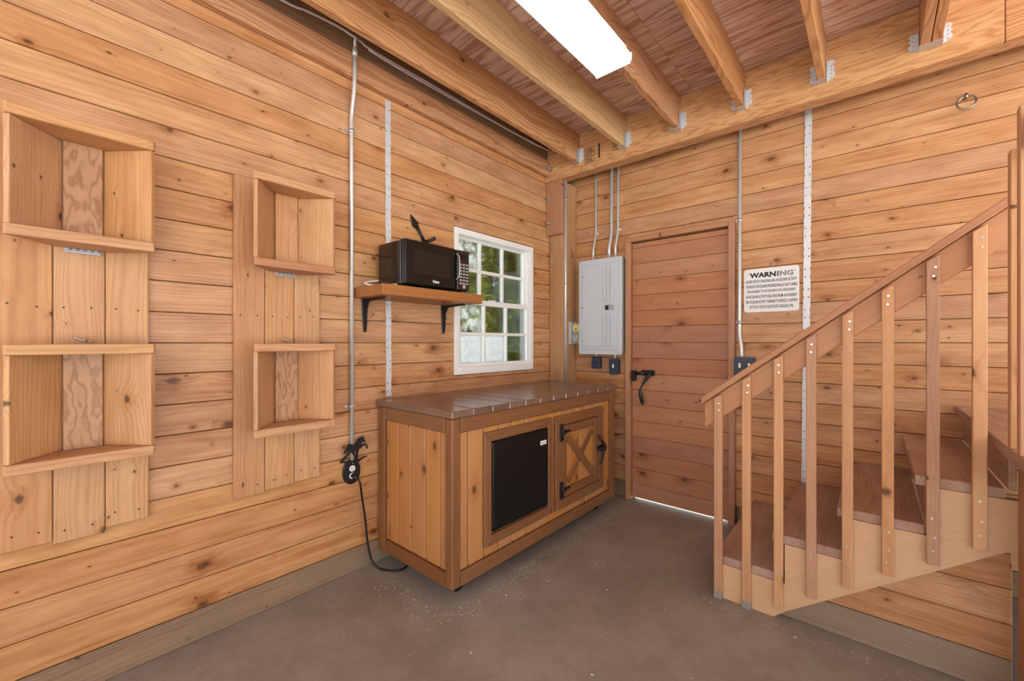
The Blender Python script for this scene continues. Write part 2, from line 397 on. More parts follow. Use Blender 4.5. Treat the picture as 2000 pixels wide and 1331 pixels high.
# ---- back wall (with the door opening)
DX0, DX1, DZ1 = .650, 1.400, 2.052
wk = struct(empty('wall_back', (2.0, 0, 0)))
for a, b in (((-.024, .024, -.1), (DX0, .062, 3.1)), ((DX1, .024, -.1), (XR, .062, 3.1)), ((DX0, .024, DZ1), (DX1, .062, 3.1))):
    board('sheathing', a, b, 'wallback', wk, bev=0)
JB = {2: 2.9, 9: 3.1}
for k, z in enumerate(rows[:-1]):
    z1 = min(rows[k + 1], 2.93) - .0030
    if z > 2.9: break
    segs = [(0.001, 4.4)]
    if k in JB: segs = [(0.001, JB[k] - .0008), (JB[k] + .0008, 4.4)]
    for s in segs:
        parts = [(s[0], s[1], z, z1)]
        if z < DZ1 - .01:
            parts = [(s[0], min(s[1], DX0), z, z1), (max(s[0], DX1), s[1], z, z1)]
            if z1 > DZ1 + .01: parts.append((max(s[0], DX0), min(s[1], DX1), DZ1, z1))
        for x0, x1, a, b in parts:
            if x1 - x0 > .01:
                dy = random.uniform(-.0012, .0012)
                board('plank', (x0, dy, a), (x1, .022, b), 'pine', wk, bev=.0028, grain='x')
board('sheathing', (4.4, .001, 0), (XR, .024, 2.93), 'pine', wk, bev=0, grain='x')
bb1 = struct(board('baseboard_back', (.16, -.003, .001), (DX0 - .03, .022, Z0 - .003), 'skirt', bev=.003))
bb2 = struct(board('trim_1', (DX1 + .04, -.003, .001), (4.4, .022, Z0 - .003), 'skirt', bev=.003))

# ---- ceiling of plywood sheets
ce = struct(empty('ceiling', (2.5, -3, 2.93)))
CX = [-.02, 1.22, 2.44, 3.66, 4.6, XR]
for i in range(len(CX) - 1):
    for j, (a, b) in enumerate(((-2.44, .02), (-4.9, -2.44), (YN, -4.9))):
        board('plywood_sheet', (CX[i] + .001, a + .001, 2.93), (CX[i + 1] - .001, b - .001, 2.948), 'ply', ce, bev=.001, grain='x')
board('sheathing', (-.14, YN, 2.952), (XR, .16, 3.1), 'wallback', ce, bev=0)

# ---- door
dr = struct(empty('door_1', (1.03, 0, 0)))
dz = [.012] + [.257 + .1243 * k for k in range(0, 15)]
dz = [.017, .128] + [.253 + .1245 * k for k in range(0, 15)]
dz = [z for z in dz if z < 2.0] + [2.036]
for k in range(len(dz) - 1):
    board('door_plank', (.676, -.004 + random.uniform(-.001, .001), dz[k] + .001), (1.378, .018, dz[k + 1] - .001), 'door_wood', dr, bev=.0022, grain='x')
board('door_backing', (.676, .018, .017), (1.378, .040, 2.036), 'wallback', dr, bev=0)
board('jamb', (.633, -.042, .0), (.671, .06, 2.044), 'rail', dr, bev=.002)
board('jamb', (1.386, -.042, .0), (1.424, .06, 2.070), 'rail', dr, bev=.002)
board('jamb', (.633, -.036, 2.046), (1.384, .06, 2.080), 'rail', dr, bev=.002)
board('gap_stop', (.640, .042, 2.020), (1.416, .058, 2.0455), 'wallback', dr, 0)  # unseen strips added, top and sides, to block light leaking round the door
board('gap_stop', (.6715, .042, .012), (.690, .058, 2.019), 'wallback', dr, 0)
board('gap_stop', (1.366, .042, .012), (1.3855, .058, 2.019), 'wallback', dr, 0)
board('gap_stop', (1.379, -.020, .0), (1.3855, .02, 2.044), 'rail', dr, bev=.001)
lt = board('thumb_latch', (.757, -.016, .990), (.862, -.006, 1.034), 'iron', dr, bev=.003)
tube('bolt_bar', [(.700, -.028, 1.004), (.800, -.028, 1.008)], .012, 'iron', lt, 8)
board('keeper', (.692, -.052, .945), (.716, -.006, 1.028), 'iron', lt, bev=.004)
hp = spline([(.838, -.022, 1.022), (.822, -.050, .985), (.800, -.068, .945), (.783, -.075, .905), (.772, -.072, .885), (.776, -.070, .84), (.784, -.062, .79)], 4)
tube('handle', hp, .01, 'iron', lt, 8, [.010 + .005 * math.sin(i / (len(hp) - 1) * 9) for i in range(len(hp))])
tube('handle_tip', [(.783, -.062, .800), (.785, -.062, .788), (.786, -.062, .764)], .01, 'iron', lt, 6, [.006, .016, .002])
tube('thumb_lever', [(.812, -.014, 1.00), (.85, -.03, 1.012), (.875, -.045, 1.024)], .005, 'iron', lt, 6)

# ---- window
wn = struct(empty('window_1', (0, -.856, 1.025)))
F = .040
fy0, fy1, fz0, fz1 = WY0 + .003, WY1 - .003, WZ0 + .003, WZ1 - .006
board('frame_stile', (-.105, fy0, fz0), (.004, fy0 + F, fz1), 'white', wn, .002)
board('frame_stile', (-.105, fy1 - F, fz0), (.004, fy1, fz1), 'white', wn, .002)
board('frame_head', (-.105, fy0 + F, fz1 - F), (.003, fy1 - F, fz1), 'white', wn, .002)
board('frame_sill', (-.105, fy0 + F, fz0), (.006, fy1 - F, fz0 + F + .012), 'white', wn, .002)
board('track', (-.052, fy1 - F - .012, 1.535), (-.02, fy1 - F, fz1 - F), 'white', wn, .002)
def sash(x0, x1, y0, y1, z0, z1, st, rt, rb, hazes, top):
    s = board('sash', (x0, y0, z0), (x1, y0 + st, z1), 'white', wn, .002)
    board('stile', (x0, y1 - st, z0), (x1, y1, z1), 'white', s, .002)
    board('rail', (x0, y0 + st, z1 - rt), (x1, y1 - st, z1), 'white', s, .002)
    board('rail', (x0, y0 + st, z0), (x1, y1 - st, z0 + rb), 'white', s, .002)
    ya, yb, za, zb = y0 + st, y1 - st, z0 + rb, z1 - rt
    xm = (x0 + x1) / 2; mw = .011
    for i in (1, 2):
        y = ya + (yb - ya) * i / 3
        board('muntin', (xm - .012, y - mw, za), (xm + .012, y + mw, zb), 'white', s, .002)
    zm = (za + zb) / 2
    board('muntin', (xm - .0115, ya, zm - mw), (xm + .0115, yb, zm + mw), 'white', s, .002)
    for i in range(3):
        for j in range(2):
            a = ya + (yb - ya) * i / 3 + (mw if i else 0); b = ya + (yb - ya) * (i + 1) / 3 - (mw if i < 2 else 0)
            c = za + (zb - za) * j / 2 + (mw if j else 0); d = za + (zb - za) * (j + 1) / 2 - (mw if j < 1 else 0)
            board('pane', (xm - .002, a, c), (xm + .002, b, d), hazes[j][i], s, 0)
    return s
su = sash(-.088, -.052, fy0 + F, fy1 - F - .004, 1.530, fz1 - F, .018, .012, .030, [['glass', 'glass', 'glass'], ['glass_pale', 'glass', 'glass']], True)
sl = sash(-.048, -.012, fy0 + F + .0, fy1 - F - .002, fz0 + F + .012, 1.552, .026, .034, .022, [['glass_milky', 'glass_milky', 'glass'], ['glass_pale', 'glass', 'glass']], False)
board('sash_lock', (-.030, -.93, 1.552), (-.010, -.86, 1.562), 'white', sl, .002)

# ================================================================== STRUCTURE TIMBER
beam = empty('ceiling_beam', (1.8, -.205, 2.62), 'long plywood-faced beam across the door wall with metal joist hangers on it', 'beam')
board('beam_face', (.0015, -.250, 2.620), (2.585, -.215, 2.929), 'ply_beam', beam, .003, grain='x')
board('beam_face', (2.587, -.250, 2.620), (4.4, -.215, 2.929), 'fir', beam, .003, grain='x')
board('beam_core', (.0015, -.2148, 2.621), (4.4, -.150, 2.929), 'fir', beam, .002, grain='x')
# printed grade stamps on the beam
def stamp(x0, x1, z0, z1, n):
    y = -.2508; bx = []
    t = .003
    bx += [((x0, y, z0), (x1, y + .0006, z0 + t)), ((x0, y, z1 - t), (x1, y + .0006, z1)), ((x0, y, z0), (x0 + t, y + .0006, z1)), ((x1 - t, y, z0), (x1, y + .0006, z1))]
    rs = random.Random(n); z = z1 - .012
    while z > z0 + .03:
        x = x0 + .01
        while x < x1 - .02:
            w = rs.uniform(.006, .018); bx.append(((x, y, z - .008), (min(x + w, x1 - .008), y + .0006, z))); x += w + .004
        z -= .015
    st = multi_box('grade_stamp', bx, 'ink', beam)
    return st
stamp(.385, .475, 2.675, 2.800, 3)
lettering('APA', (1, 0, 0), (.395, -.2508, 2.681), .068, .022, 'ink', beam, (0, -1, 0), .02)
stamp(.640, .695, 2.710, 2.800, 5)
multi_box('grade_stamp', [((.510, -.2508, 2.690), (.524, -.250, 2.800))], 'ink', beam)

JX = [.322, .727, 1.124, 1.514, 1.917, 2.344]
JL = ['fir joist beside the window wall with cables strung behind it', 'pale yellow joist with dark knots between the wall joist and the ceiling light',
      'reddish joist that carries the ceiling light', 'joist next past the one carrying the ceiling light, away from the window wall',
      'single joist right beside the doubled joist, on its window side', 'doubled joist of two boards in one wide metal hanger']
def hanger(j, x, w, wide):
    """galvanised joist hanger: seat, two cheeks, two nailing flanges"""
    h = w / 2 + .002; zt = 2.70 + (.11 if not wide else .09)
    s = board('joist_hanger', (x - h, -.305, 2.695), (x + h, -.2505, 2.6995), 'galv', j, .0005)
    for sg in (-1, 1):
        a, b = sorted((x + sg * h, x + sg * (h + .0025)))
        board('hanger_cheek', (a, -.300, 2.695), (b, -.2505, zt), 'galv', s, .0005)
        x0, x1 = sorted((x + sg * h, x + sg * (h + .040)))
        o = prism('hanger_flange', [(x + sg * h, 2.695), (x + sg * (h + .036), 2.72)] + [(x + sg * (h + (.036 if q % 2 else .028)), 2.72 + (zt - 2.72) * q / 6) for q in range(1, 7)] + [(x + sg * h, zt)], 'y', -.2545, -.2505, 'galv_flat', s, 'z', 'y')
        multi_disc('nail', [(x + sg * (h + .020), -.2555, 2.715 + .02 * q) for q in range(4)], .0035, 'y', .002, 'bolt', s, 6)
for i, x in enumerate(JX):
    j = empty('ceiling_joist', (x, -2.4, 2.70), JL[i], 'joist', 'ceiling joists')
    m = 'fir_pale' if i == 1 else 'fir'
    if i < 5:
        board('joist_board', (x - .019, -6.4, 2.70), (x + .019, -.2515, 2.9295), m, j, .003, grain='y'); hanger(j, x, .038, False)
    else:
        board('joist_board', (x - .039, -6.4, 2.70), (x - .0015, -.2515, 2.9295), m, j, .003, grain='y')
        board('joist_board', (x + .0015, -6.4, 2.70), (x + .039, -.2515, 2.9295), m, j, .003, grain='y'); hanger(j, x, .078, True)
ld = empty('wall_ledger', (.02, -2.5, 2.67), 'long horizontal ledger board along the top of the window wall under the cables', 'ledger')
board('ledger_board', (.0035, -6.4, 2.668), (.040, -.2515, 2.800), 'fir', ld, .004, grain='y')
board('rim_board', (.0035, -6.4, 2.802), (.022, -.2515, 2.928), 'skirt', ld, .003, grain='y')

cp = empty('corner_post', (.075, -.1, 0), 'square timber post standing in the corner beside the window wall, with bolted splice plate', 'post')
board('post_timber', (.004, -.200, 0.0), (.150, -.004, 2.6195), 'post', cp, .004)
sp = board('splice_plate', (.003, -.246, 2.165), (.158, -.2005, 2.6185), 'rail', cp, .003)
for bx, bz, par in ((.050, 2.469, sp), (.040, 2.266, sp)):
    w = disc('bolt', (bx, -.248, bz), .020, 'y', .004, 'bolt', par, 14)
    tube('bolt_end', [(bx, -.25, bz), (bx, -.29, bz)], .008, 'bolt', cp, 8)
w = disc('bolt', (.055, -.253, 2.726), .022, 'y', .005, 'bolt', beam, 14)
tube('bolt_end', [(.055, -.25, 2.726), (.055, -.30, 2.726)], .009, 'bolt', beam, 8)

# ================================================================== CEILING LAMP
lp = empty('ceiling_lamp', (1.149, -1.84, 2.61), 'long white fluorescent ceiling lamp with wraparound diffuser under a joist', 'lamp')
ly0, ly1 = -2.455, -1.240
board('housing', (1.075, ly0, 2.660), (1.225, ly1 - .004, 2.6995), 'lampbody', lp, .002)
prof = [(1.062, 2.612), (1.236, 2.612), (1.247, 2.630), (1.247, 2.652), (1.051, 2.652), (1.051, 2.630)]
prism('diffuser', prof, 'y', ly0, ly1 - .004, 'diffuser', lp, 'y')
prof2 = [(1.058, 2.608), (1.240, 2.608), (1.250, 2.628), (1.250, 2.660), (1.048, 2.660), (1.048, 2.628)]
prism('end_cap', prof2, 'y', ly1 - .004, ly1, 'lampbody', lp, 'x')
prism('end_cap', prof2, 'y', ly0 - .004, ly0, 'lampbody', lp, 'x')

# ================================================================== CABINET
CF, CBK, CY0, CY1, CZ0, CZ1 = .655, .026, -1.868, -.262, .083, .926
cb = empty('cabinet', (.34, -1.065, 0), 'low wooden cabinet with dark trim, plank top and a cross-braced door, standing below the window', 'cabinet')
TB = .891
# trim posts and rails (proud by 18 mm)
P = .058; e = .016
def cab(n, a, b, m='cedar', bev=.004, par=None, grain=None): return board(n, a, b, m, par or cb, bev, grain)
cab('corner_trim', (CF - P, CY0, CZ0), (CF, CY0 + P, TB - .001), bev=.008)
cab('corner_trim', (CF - P, CY1 - P, CZ0), (CF, CY1, TB - .001))
cab('corner_trim', (CBK, CY0, CZ0), (CBK + .055, CY0 + .04, TB - .001))
cab('corner_trim', (CBK, CY1 - .04, CZ0), (CBK + .055, CY1, TB - .001))
for (z0, z1) in ((CZ0, .151), (.818, TB - .001)):
    cab('trim_rail', (CF - .04, CY0 + P + .0008, z0), (CF - .001, CY1 - P - .0008, z1))
    cab('trim_rail', (CBK + .056, CY0 + .001, z0), (CF - P - .0008, CY0 + .04, z1))
    cab('trim_rail', (CBK + .056, CY1 - .04, z0), (CF - P - .0008, CY1 - .001, z1))
# end boards (tongue and groove)
xs = [CBK + .056, .098, .191, .310, .429, .543, CF - P - .001]
for i in range(len(xs) - 1):
    board('side_board', (xs[i] + .0025, CY0 + e, .1515), (xs[i + 1] - .0025, CY0 + .034, .8175), 'cab_pine', cb, .0052, 'z')
    board('side_board', (xs[i] + .002, CY1 - .034, .1515), (xs[i + 1] - .002, CY1 - e, .8175), 'cab_pine', cb, .003, 'z')
# front boards around the two openings
OPN = [(-1.600, -1.095, .262, .742), (-.985, -.500, .262, .742)]
ys = [CY0 + P + .001, -1.750] + [-1.640 + .110 * k for k in range(0, 12)]
ys = [y for y in ys if y < CY1 - P - .02] + [CY1 - P - .001]
for i in range(len(ys) - 1):
    a, b = ys[i] + .0025, ys[i + 1] - .0025
    spans = [(a, b, .1515, .8175)]
    for (oy0, oy1, oz0, oz1) in OPN:
        nx = []
        for (p, q, c, d) in spans:
            lo, hi = max(p, oy0), min(q, oy1)
            if hi - lo > .004 and c < oz0 and d > oz1:
                nx += [(lo, hi, c, oz0), (lo, hi, oz1, d)]
                if lo - p > .004: nx.append((p, lo, c, d))
                if q - hi > .004: nx.append((hi, q, c, d))
            else: nx.append((p, q, c, d))
        spans = nx
    for (p, q, c, d) in spans: board('front_board', (CF - .034, p, c), (CF - e, q, d), 'cab_pine', cb, .0052, 'z')
# mitred frames around fridge and door
def mitred(y0, y1, z0, z1, w, x0, x1, name, mat, par):
    for pts, g in (([(y0, z0), (y1, z0), (y1 - w, z0 + w), (y0 + w, z0 + w)], 'y'), ([(y0, z1), (y1, z1), (y1 - w, z1 - w), (y0 + w, z1 - w)], 'y'),
                   ([(y0, z0 + .0005), (y0 + w - .0005, z0 + w), (y0 + w - .0005, z1 - w), (y0, z1 - .0005)], 'z'), ([(y1, z0 + .0005), (y1 - w + .0005, z0 + w), (y1 - w + .0005, z1 - w), (y1, z1 - .0005)], 'z')):
        prism(name, pts, 'x', x0, x1, mat, par, g, 'x', .003)
mitred(-1.654, -1.066, .208, .790, .050, CF - .0155, CF + .004, 'opening_frame', 'cedar', cb)
mitred(-1.034, -.440, .204, .788, .060, CF - .0155, CF + .004, 'opening_frame', 'cedar', cb)
# door
cd = empty('cabinet_door', (CF, -.74, .27)); cd.parent = cb; cd.matrix_parent_inverse = W(cb).inverted()
dy0, dy1, dz0, dz1 = -.968, -.506, .270, .722
pn = 4
for i in range(pn):
    a = dy0 + (dy1 - dy0) * i / pn; b = dy0 + (dy1 - dy0) * (i + 1) / pn
    board('door_board', (CF - .030, a + .0015, dz0), (CF - .012, b - .0015, dz1), 'cab_pine', cd, .003, 'z')
for a, b in (((dy0, dz0), (dy0 + .055, dz1)), ((dy1 - .055, dz0), (dy1, dz1))):
    board('door_stile', (CF - .0115, a[0], a[1]), (CF + .003, b[0], b[1]), 'cedar', cd, .003)
for a, b in (((dy0 + .056, dz0), (dy1 - .056, dz0 + .055)), ((dy0 + .056, dz1 - .055), (dy1 - .056, dz1))):
    board('door_rail', (CF - .0115, a[0], a[1]), (CF + .003, b[0], b[1]), 'cedar', cd, .003)
iy0, iy1, iz0, iz1 = dy0 + .057, dy1 - .057, dz0 + .057, dz1 - .057
def brace(p, q, w, x0, x1, lo=0.0, hi=1.0):
    p = Vector(p); q = Vector(q); d = (q - p).normalized(); n = Vector((-d.y, d.x)) * w / 2
    a = p + (q - p) * lo; b = p + (q - p) * hi
    prism('brace', [tuple(a + n), tuple(b + n), tuple(b - n), tuple(a - n)], 'x', x0, x1, 'cedar', cd, (0, d.x, d.y), 'x', .003)
brace((iy0, iz1), (iy1, iz0), .052, CF - .0112, CF + .001, .07, .93)
brace((iy0, iz0), (iy1, iz1), .044, CF - .0112, CF - .001, .07, .44)
brace((iy0, iz0), (iy1, iz1), .044, CF - .0112, CF - .001, .56, .93)
for hz in (.684, .320):
    h = board('hinge', (CF + .0045, -.998, hz - .055), (CF + .011, -.968, hz + .055), 'iron', cd, .002)
    prism('hinge_strap', [(-.966, hz - .022), (-.94, hz - .012), (-.885, hz - .006), (-.875, hz), (-.885, hz + .006), (-.94, hz + .012), (-.966, hz + .022)], 'x', CF + .0045, CF + .010, 'iron', h, 'y')
    tube('hinge_knuckle', [(CF + .010, -.967, hz - .05), (CF + .010, -.967, hz + .05)], .006, 'iron', h, 8)
la = board('door_latch', (CF + .0045, -.535, .478), (CF + .012, -.455, .516), 'iron', cd, .003)
tube('latch_bar', [(CF + .02, -.540, .497), (CF + .022, -.440, .494)], .011, 'iron', la, 8)
tube('latch_lever', spline([(CF + .014, -.525, .590), (CF + .030, -.515, .560), (CF + .034, -.500, .540), (CF + .030, -.480, .505)], 4), .009, 'iron', la, 8)
tube('latch_tail', spline([(CF + .026, -.482, .492), (CF + .036, -.500, .450), (CF + .034, -.522, .412), (CF + .026, -.530, .392)], 4), .007, 'iron', la, 8)
board('keeper', (CF + .0045, -.462, .470), (CF + .030, -.444, .520), 'iron', la, .003)
# top boards run front to back
tn = 12; ty0, ty1 = CY0 - .006, CY1 + .006
for i in range(tn):
    a = ty0 + (ty1 - ty0) * i / tn; b = ty0 + (ty1 - ty0) * (i + 1) / tn
    board('top_board', (.0045, a + .0012, TB), (CF + .008 + random.uniform(-.001, .001), b - .0012, CZ1 + random.uniform(-.001, .001)), 'cab_top', cb, .004, 'x')
# casters and floor of the carcass
board('bottom_panel', (CBK + .002, CY0 + .036, .155), (CF - .042, CY1 - .036, .170), 'wallback', cb, 0)
board('back_panel', (CBK + .001, CY0 + .041, .172), (CBK + .010, CY1 - .041, .885), 'wallback', cb, 0)
for cx in (.14, .55):
    for cy in (-1.75, -.38):
        c = disc('caster', (cx, cy, .033), .033, 'y', .026, 'iron', cb, 16)
        board('caster_fork', (cx - .02, cy - .02, .06), (cx + .02, cy + .02, .154), 'galv', c, .002)
# ---- small fridge inside the cabinet
fr = empty('mini_fridge', (.40, -1.35, .172), 'small black fridge with plain door built into the cabinet front', 'fridge')
board('fridge_body', (.060, -1.590, .1705), (CF - .045, -1.105, .738), 'blackmat', fr, .004)
fd = board('fridge_door', (CF - .044, -1.592, .275), (CF + .002, -1.110, .735), 'fridge', fr, .007)
board('brand_badge', (CF + .002, -1.192, .643), (CF + .0035, -1.134, .668), 'whiteplastic', fd, .001)
multi_box('badge_print', [((CF + .0035, -1.184 + .009 * k, .650), (CF + .0038, -1.179 + .009 * k, .658)) for k in range(5)], 'ink_grey', fd)
board('door_gasket', (CF - .040, -1.588, .268), (CF - .002, -1.114, .2745), 'blackmat', fd, .001)

# ================================================================== SHELF + MICROWAVE
sh = empty('wall_shelf', (.15, -1.66, 1.49), 'thick stained wooden wall shelf on two black iron brackets holding the microwave', 'shelf')
board('shelf_board', (.004, -2.006, 1.490), (.292, -1.307, 1.546), 'shelf_wood', sh, .003)
for y in (-1.942, -1.384):
    b = prism('bracket', [(y - .007, 1.306), (y + .007, 1.306), (y + .012, 1.36), (y + .019, 1.470), (y + .019, 1.4895), (y - .019, 1.4895), (y - .019, 1.470), (y - .012, 1.36)], 'x', .003, .012, 'iron', sh, 'z', 'x', .002)
    prism('bracket_rib', [(.0122, 1.318), (.020, 1.330), (.028, 1.44), (.050, 1.474), (.21, 1.482), (.21, 1.4895), (.0122, 1.4895)], 'y', y - .005, y + .005, 'iron', b, 'z')
mw = empty('microwave', (.18, -1.66, 1.547), 'black countertop microwave oven with glossy door standing on the wall shelf', 'microwave')
mx, my0, my1, mz0, mz1 = .290, -1.882, -1.424, 1.556, 1.794
board('body', (.045, my0, mz0), (mx - .030, my1, mz1), 'mwside', mw, .006)
board('front_bezel', (mx - .0295, my0 - .001, mz0 - .001), (mx - .006, my1 + .001, mz1 + .001), 'blackgloss', mw, .006)
mdr = board('door', (mx - .0055, my0 + .001, mz0 + .001), (mx + .012, my0 + .345, mz1 - .001), 'blackgloss', mw, .008)
board('door_window', (mx + .0118, my0 + .055, mz0 + .058), (mx + .0135, my0 + .300, mz1 - .050), 'mwwin', mdr, .001)
tube('door_handle', spline([(mx + .012, my0 + .350, mz1 - .028), (mx + .034, my0 + .352, mz1 - .05), (mx + .040, my0 + .352, mz0 + .125), (mx + .034, my0 + .352, mz0 + .075), (mx + .012, my0 + .350, mz0 + .06)], 5), .0042, 'silver', mdr, 8)
lettering('Galanz', (0, 1, 0), (mx + .0125, my0 + .178, mz0 + .022), .046, .016, 'whiteplastic', mdr, (1, 0, 0), .025, name='brand_lettering')
cpn = board('control_panel', (mx - .0055, my0 + .362, mz0 + .001), (mx + .008, my1 - .001, mz1 - .001), 'mwside', mw, .004)
board('display', (mx + .008, my0 + .385, mz1 - .055), (mx + .0087, my1 - .014, mz1 - .025), 'blackgloss', cpn, .0003)
bt = None
for r in range(7):
    for c in range(3):
        p = (mx + .009, my0 + .388 + c * .025, mz1 - .085 - r * .0185)
        if bt is None: bt = board('button', (p[0] - .0012, p[1] - .009, p[2] - .0055), (p[0] + .0018, p[1] + .009, p[2] + .0055), 'silver', cpn, .001); b0 = p
        else: copy_part(bt, Vector(p) - Vector(b0), cpn)
disc('start_button', (mx + .0095, my0 + .413, mz0 + .024), .012, 'x', .003, 'silver', cpn, 16)
for q in range(6): board('vent_slit', (.165, my0 - .0006, mz0 + .035 + q * .013), (.235, my0 + .0005, mz0 + .039 + q * .013), 'dark', mw, 0)  # thin dark strips on the side, slit shade put into their colour
for x in (.07, .25):
    for y in (my0 + .04, my1 - .04): disc('foot', (x, y, 1.5515), .012, 'z', .010, 'iron', mw, 10)
tube('power_cord', spline([(.04, -1.86, 1.60), (.03, -1.93, 1.585), (.05, -1.968, 1.572), (.10, -1.955, 1.557), (.20, -1.93, 1.5515), (.26, -1.905, 1.5515)], 6), .005, 'whiteplastic', mw, 8)

# ---- iron hook on the wall above the microwave
hk = empty('wall_hook', (.006, -1.56, 1.89), 'dark iron arrow-shaped hook on the wall above the microwave', 'hook')
prism('hook_blade', [(-1.641, 2.029), (-1.586, 1.990), (-1.588, 1.961), (-1.600, 1.950), (-1.628, 1.962)], 'x', .003, .014, 'iron', hk, 'z', 'x', .001)
tube('hook_shank', [(.010, -1.598, 1.965), (.014, -1.565, 1.915), (.012, -1.545, 1.885)], .010, 'iron', hk, 8, [.012, .008, .011])
tube('hook_prong', [(.010, -1.545, 1.880), (.040, -1.522, 1.885), (.070, -1.500, 1.902)], .010, 'iron', hk, 8, [.010, .010, .012])

# ================================================================== LEFT WALL FITTINGS
cl = empty('wall_conduit', (.02, -2.03, .62), 'thin steel conduit rising from the horse outlet up to the ceiling cables', 'conduit')
tube('pipe', [(.022, -2.025, .60)] + [(.022, -2.028, 2.36)] + spline([(.022, -2.028, 2.42), (.024, -2.028, 2.47), (.048, -2.028, 2.58), (.056, -2.028, 2.64)], 4) + [(.056, -2.026, 2.79)], .0105, 'emt', cl, 10)
tube('coupling', [(.056, -2.026, 2.77), (.056, -2.026, 2.815)], .0135, 'emt', cl, 10)
tube('wire_end', [(.056, -2.026, 2.815), (.056, -2.026, 2.85), (.058, -2.020, 2.872)], .008, 'cable', cl, 8)
for z in (2.385, 1.0 - .095): board('pipe_strap', (.003, -2.058, z - .008), (.006, -1.998, z + .008), 'galv', cl, .001); disc('strap_ring', (.022, -2.028, z), .0135, 'z', .016, 'galv', cl, 12)
CAB = [(.05, -3.6, 2.85), (.05, -2.9, 2.86), (.05, -2.399, 2.850), (.05, -2.271, 2.867), (.05, -2.117, 2.881), (.05, -2.033, 2.876), (.05, -1.989, 2.871), (.05, -1.95, 2.861), (.05, -1.783, 2.858), (.05, -1.486, 2.860), (.05, -.974, 2.856), (.05, -.497, 2.861), (.05, -.262, 2.880)]
ca = empty('ceiling_cable', (.05, -2.0, 2.86), 'pale grey electrical cable running along the top of the window wall', 'cable')
tube('cable_run', spline(CAB, 4), .006, 'cable', ca, 6)
tube('cable_run', spline([(x + .012, y, z - .014 - .010 * math.sin(y * 3)) for x, y, z in CAB[7:]], 4), .005, 'cable', ca, 6)

def strap(name, along, fixed, z0, z1, lean, axis, label):
    """perforated flat steel strip; pairs of staggered holes"""
    s = empty(name, (.003, along, z0) if axis == 'x' else (along, -.003, z0), label, 'strap')
    h = .0185; hs = []
    def P2(a, t, z): return (t, a + lean * (z - z0) / (z1 - z0), z) if axis == 'x' else (a + lean * (z - z0) / (z1 - z0), -t, z)
    t0, t1 = .0025, .0045
    z = z0 + .03; k = 0
    while z < z1 - .02:
        hs.append((z, .009 if (k // 2) % 2 else -.009)); k += 1; z += .048 if k % 2 else .078
    vs = []; fs = []; r = .0048; hb = .010
    def cell(za, zb, hole=None):
        # one length of the strip; with a punched octagonal hole if asked
        if hole is None:
            k = len(vs); vs.extend(P2(along + s_ * h, t, z) for z in (za, zb) for t in (t0, t1) for s_ in (-1, 1))
            fs.extend(tuple(i + k for i in f) for f in ((0, 1, 3, 2), (4, 6, 7, 5), (0, 4, 5, 1), (2, 3, 7, 6), (0, 2, 6, 4), (1, 5, 7, 3)))
            return
        zc, ac = hole; k = len(vs); n = 8
        rim = []
        for q in range(n):
            an = 2 * math.pi * (q + .5) / n; dx, dz_ = math.cos(an), math.sin(an)
            tx = ((h - ac) if dx > 0 else (h + ac)) / abs(dx); tz = hb / abs(dz_)
            rim.append((ac + dx * min(tx, tz), zc + dz_ * min(tx, tz)))
        rim = [(math.copysign(h, a_) if abs(a_) > h - 1e-6 else a_, z_) for a_, z_ in rim]
        inn = [(ac + r * math.cos(2 * math.pi * (q + .5) / n), zc + r * math.sin(2 * math.pi * (q + .5) / n)) for q in range(n)]
        corner = [(h, zc + hb), (-h, zc + hb), (-h, zc - hb), (h, zc - hb)]
        for t in (t0, t1): vs.extend(P2(along + a_, t, z_) for a_, z_ in rim + inn + corner)
        m = 2 * n + 4
        for q in range(n):
            q2 = (q + 1) % n
            for o_ in (k, k + m): fs.append((o_ + q, o_ + q2, o_ + n + q2, o_ + n + q))
            fs.append((k + n + q, k + n + q2, k + m + n + q2, k + m + n + q))
            # close the corner of the rectangle where the rim turns it
            (a1, z1_), (a2, z2_) = rim[q], rim[q2]
            for c_, (ca_, cz_) in enumerate(corner):
                on1 = abs(abs(a1) - h) < 1e-6; on2 = abs(abs(a2) - h) < 1e-6
                if on1 != on2 and (ca_ in (a1, a2)) and (abs(cz_ - z1_) < 1e-6 or abs(cz_ - z2_) < 1e-6):
                    for o_ in (k, k + m): fs.append((o_ + q, o_ + q2, o_ + 2 * n + c_))
    zz_ = z0
    for zc, ac in hs:
        cell(zz_, zc - hb); cell(0, 0, (zc, ac)); zz_ = zc + hb
    cell(zz_, z1)
    solid('strip', vs, fs, 'galv_flat', s, 'z', axis if axis == 'x' else 'y')
    multi_disc('nail', [P2(along + (.012 if q % 2 else -.012), t1, z0 + .05 + q * .065) for q in range(int((z1 - z0 - .08) / .065))], .0016, 'x' if axis == 'x' else 'y', .001, 'bolt', s, 6)
    return s
strap('metal_strap', -1.789, 0, .935, 2.655, -.006, 'x', 'perforated galvanised strap running down the window wall behind the microwave shelf')
strap('metal_strap', 1.812, 0, .366, 2.725, .018, 'y', 'perforated galvanised strap running down the stair wall beside the warning sign')

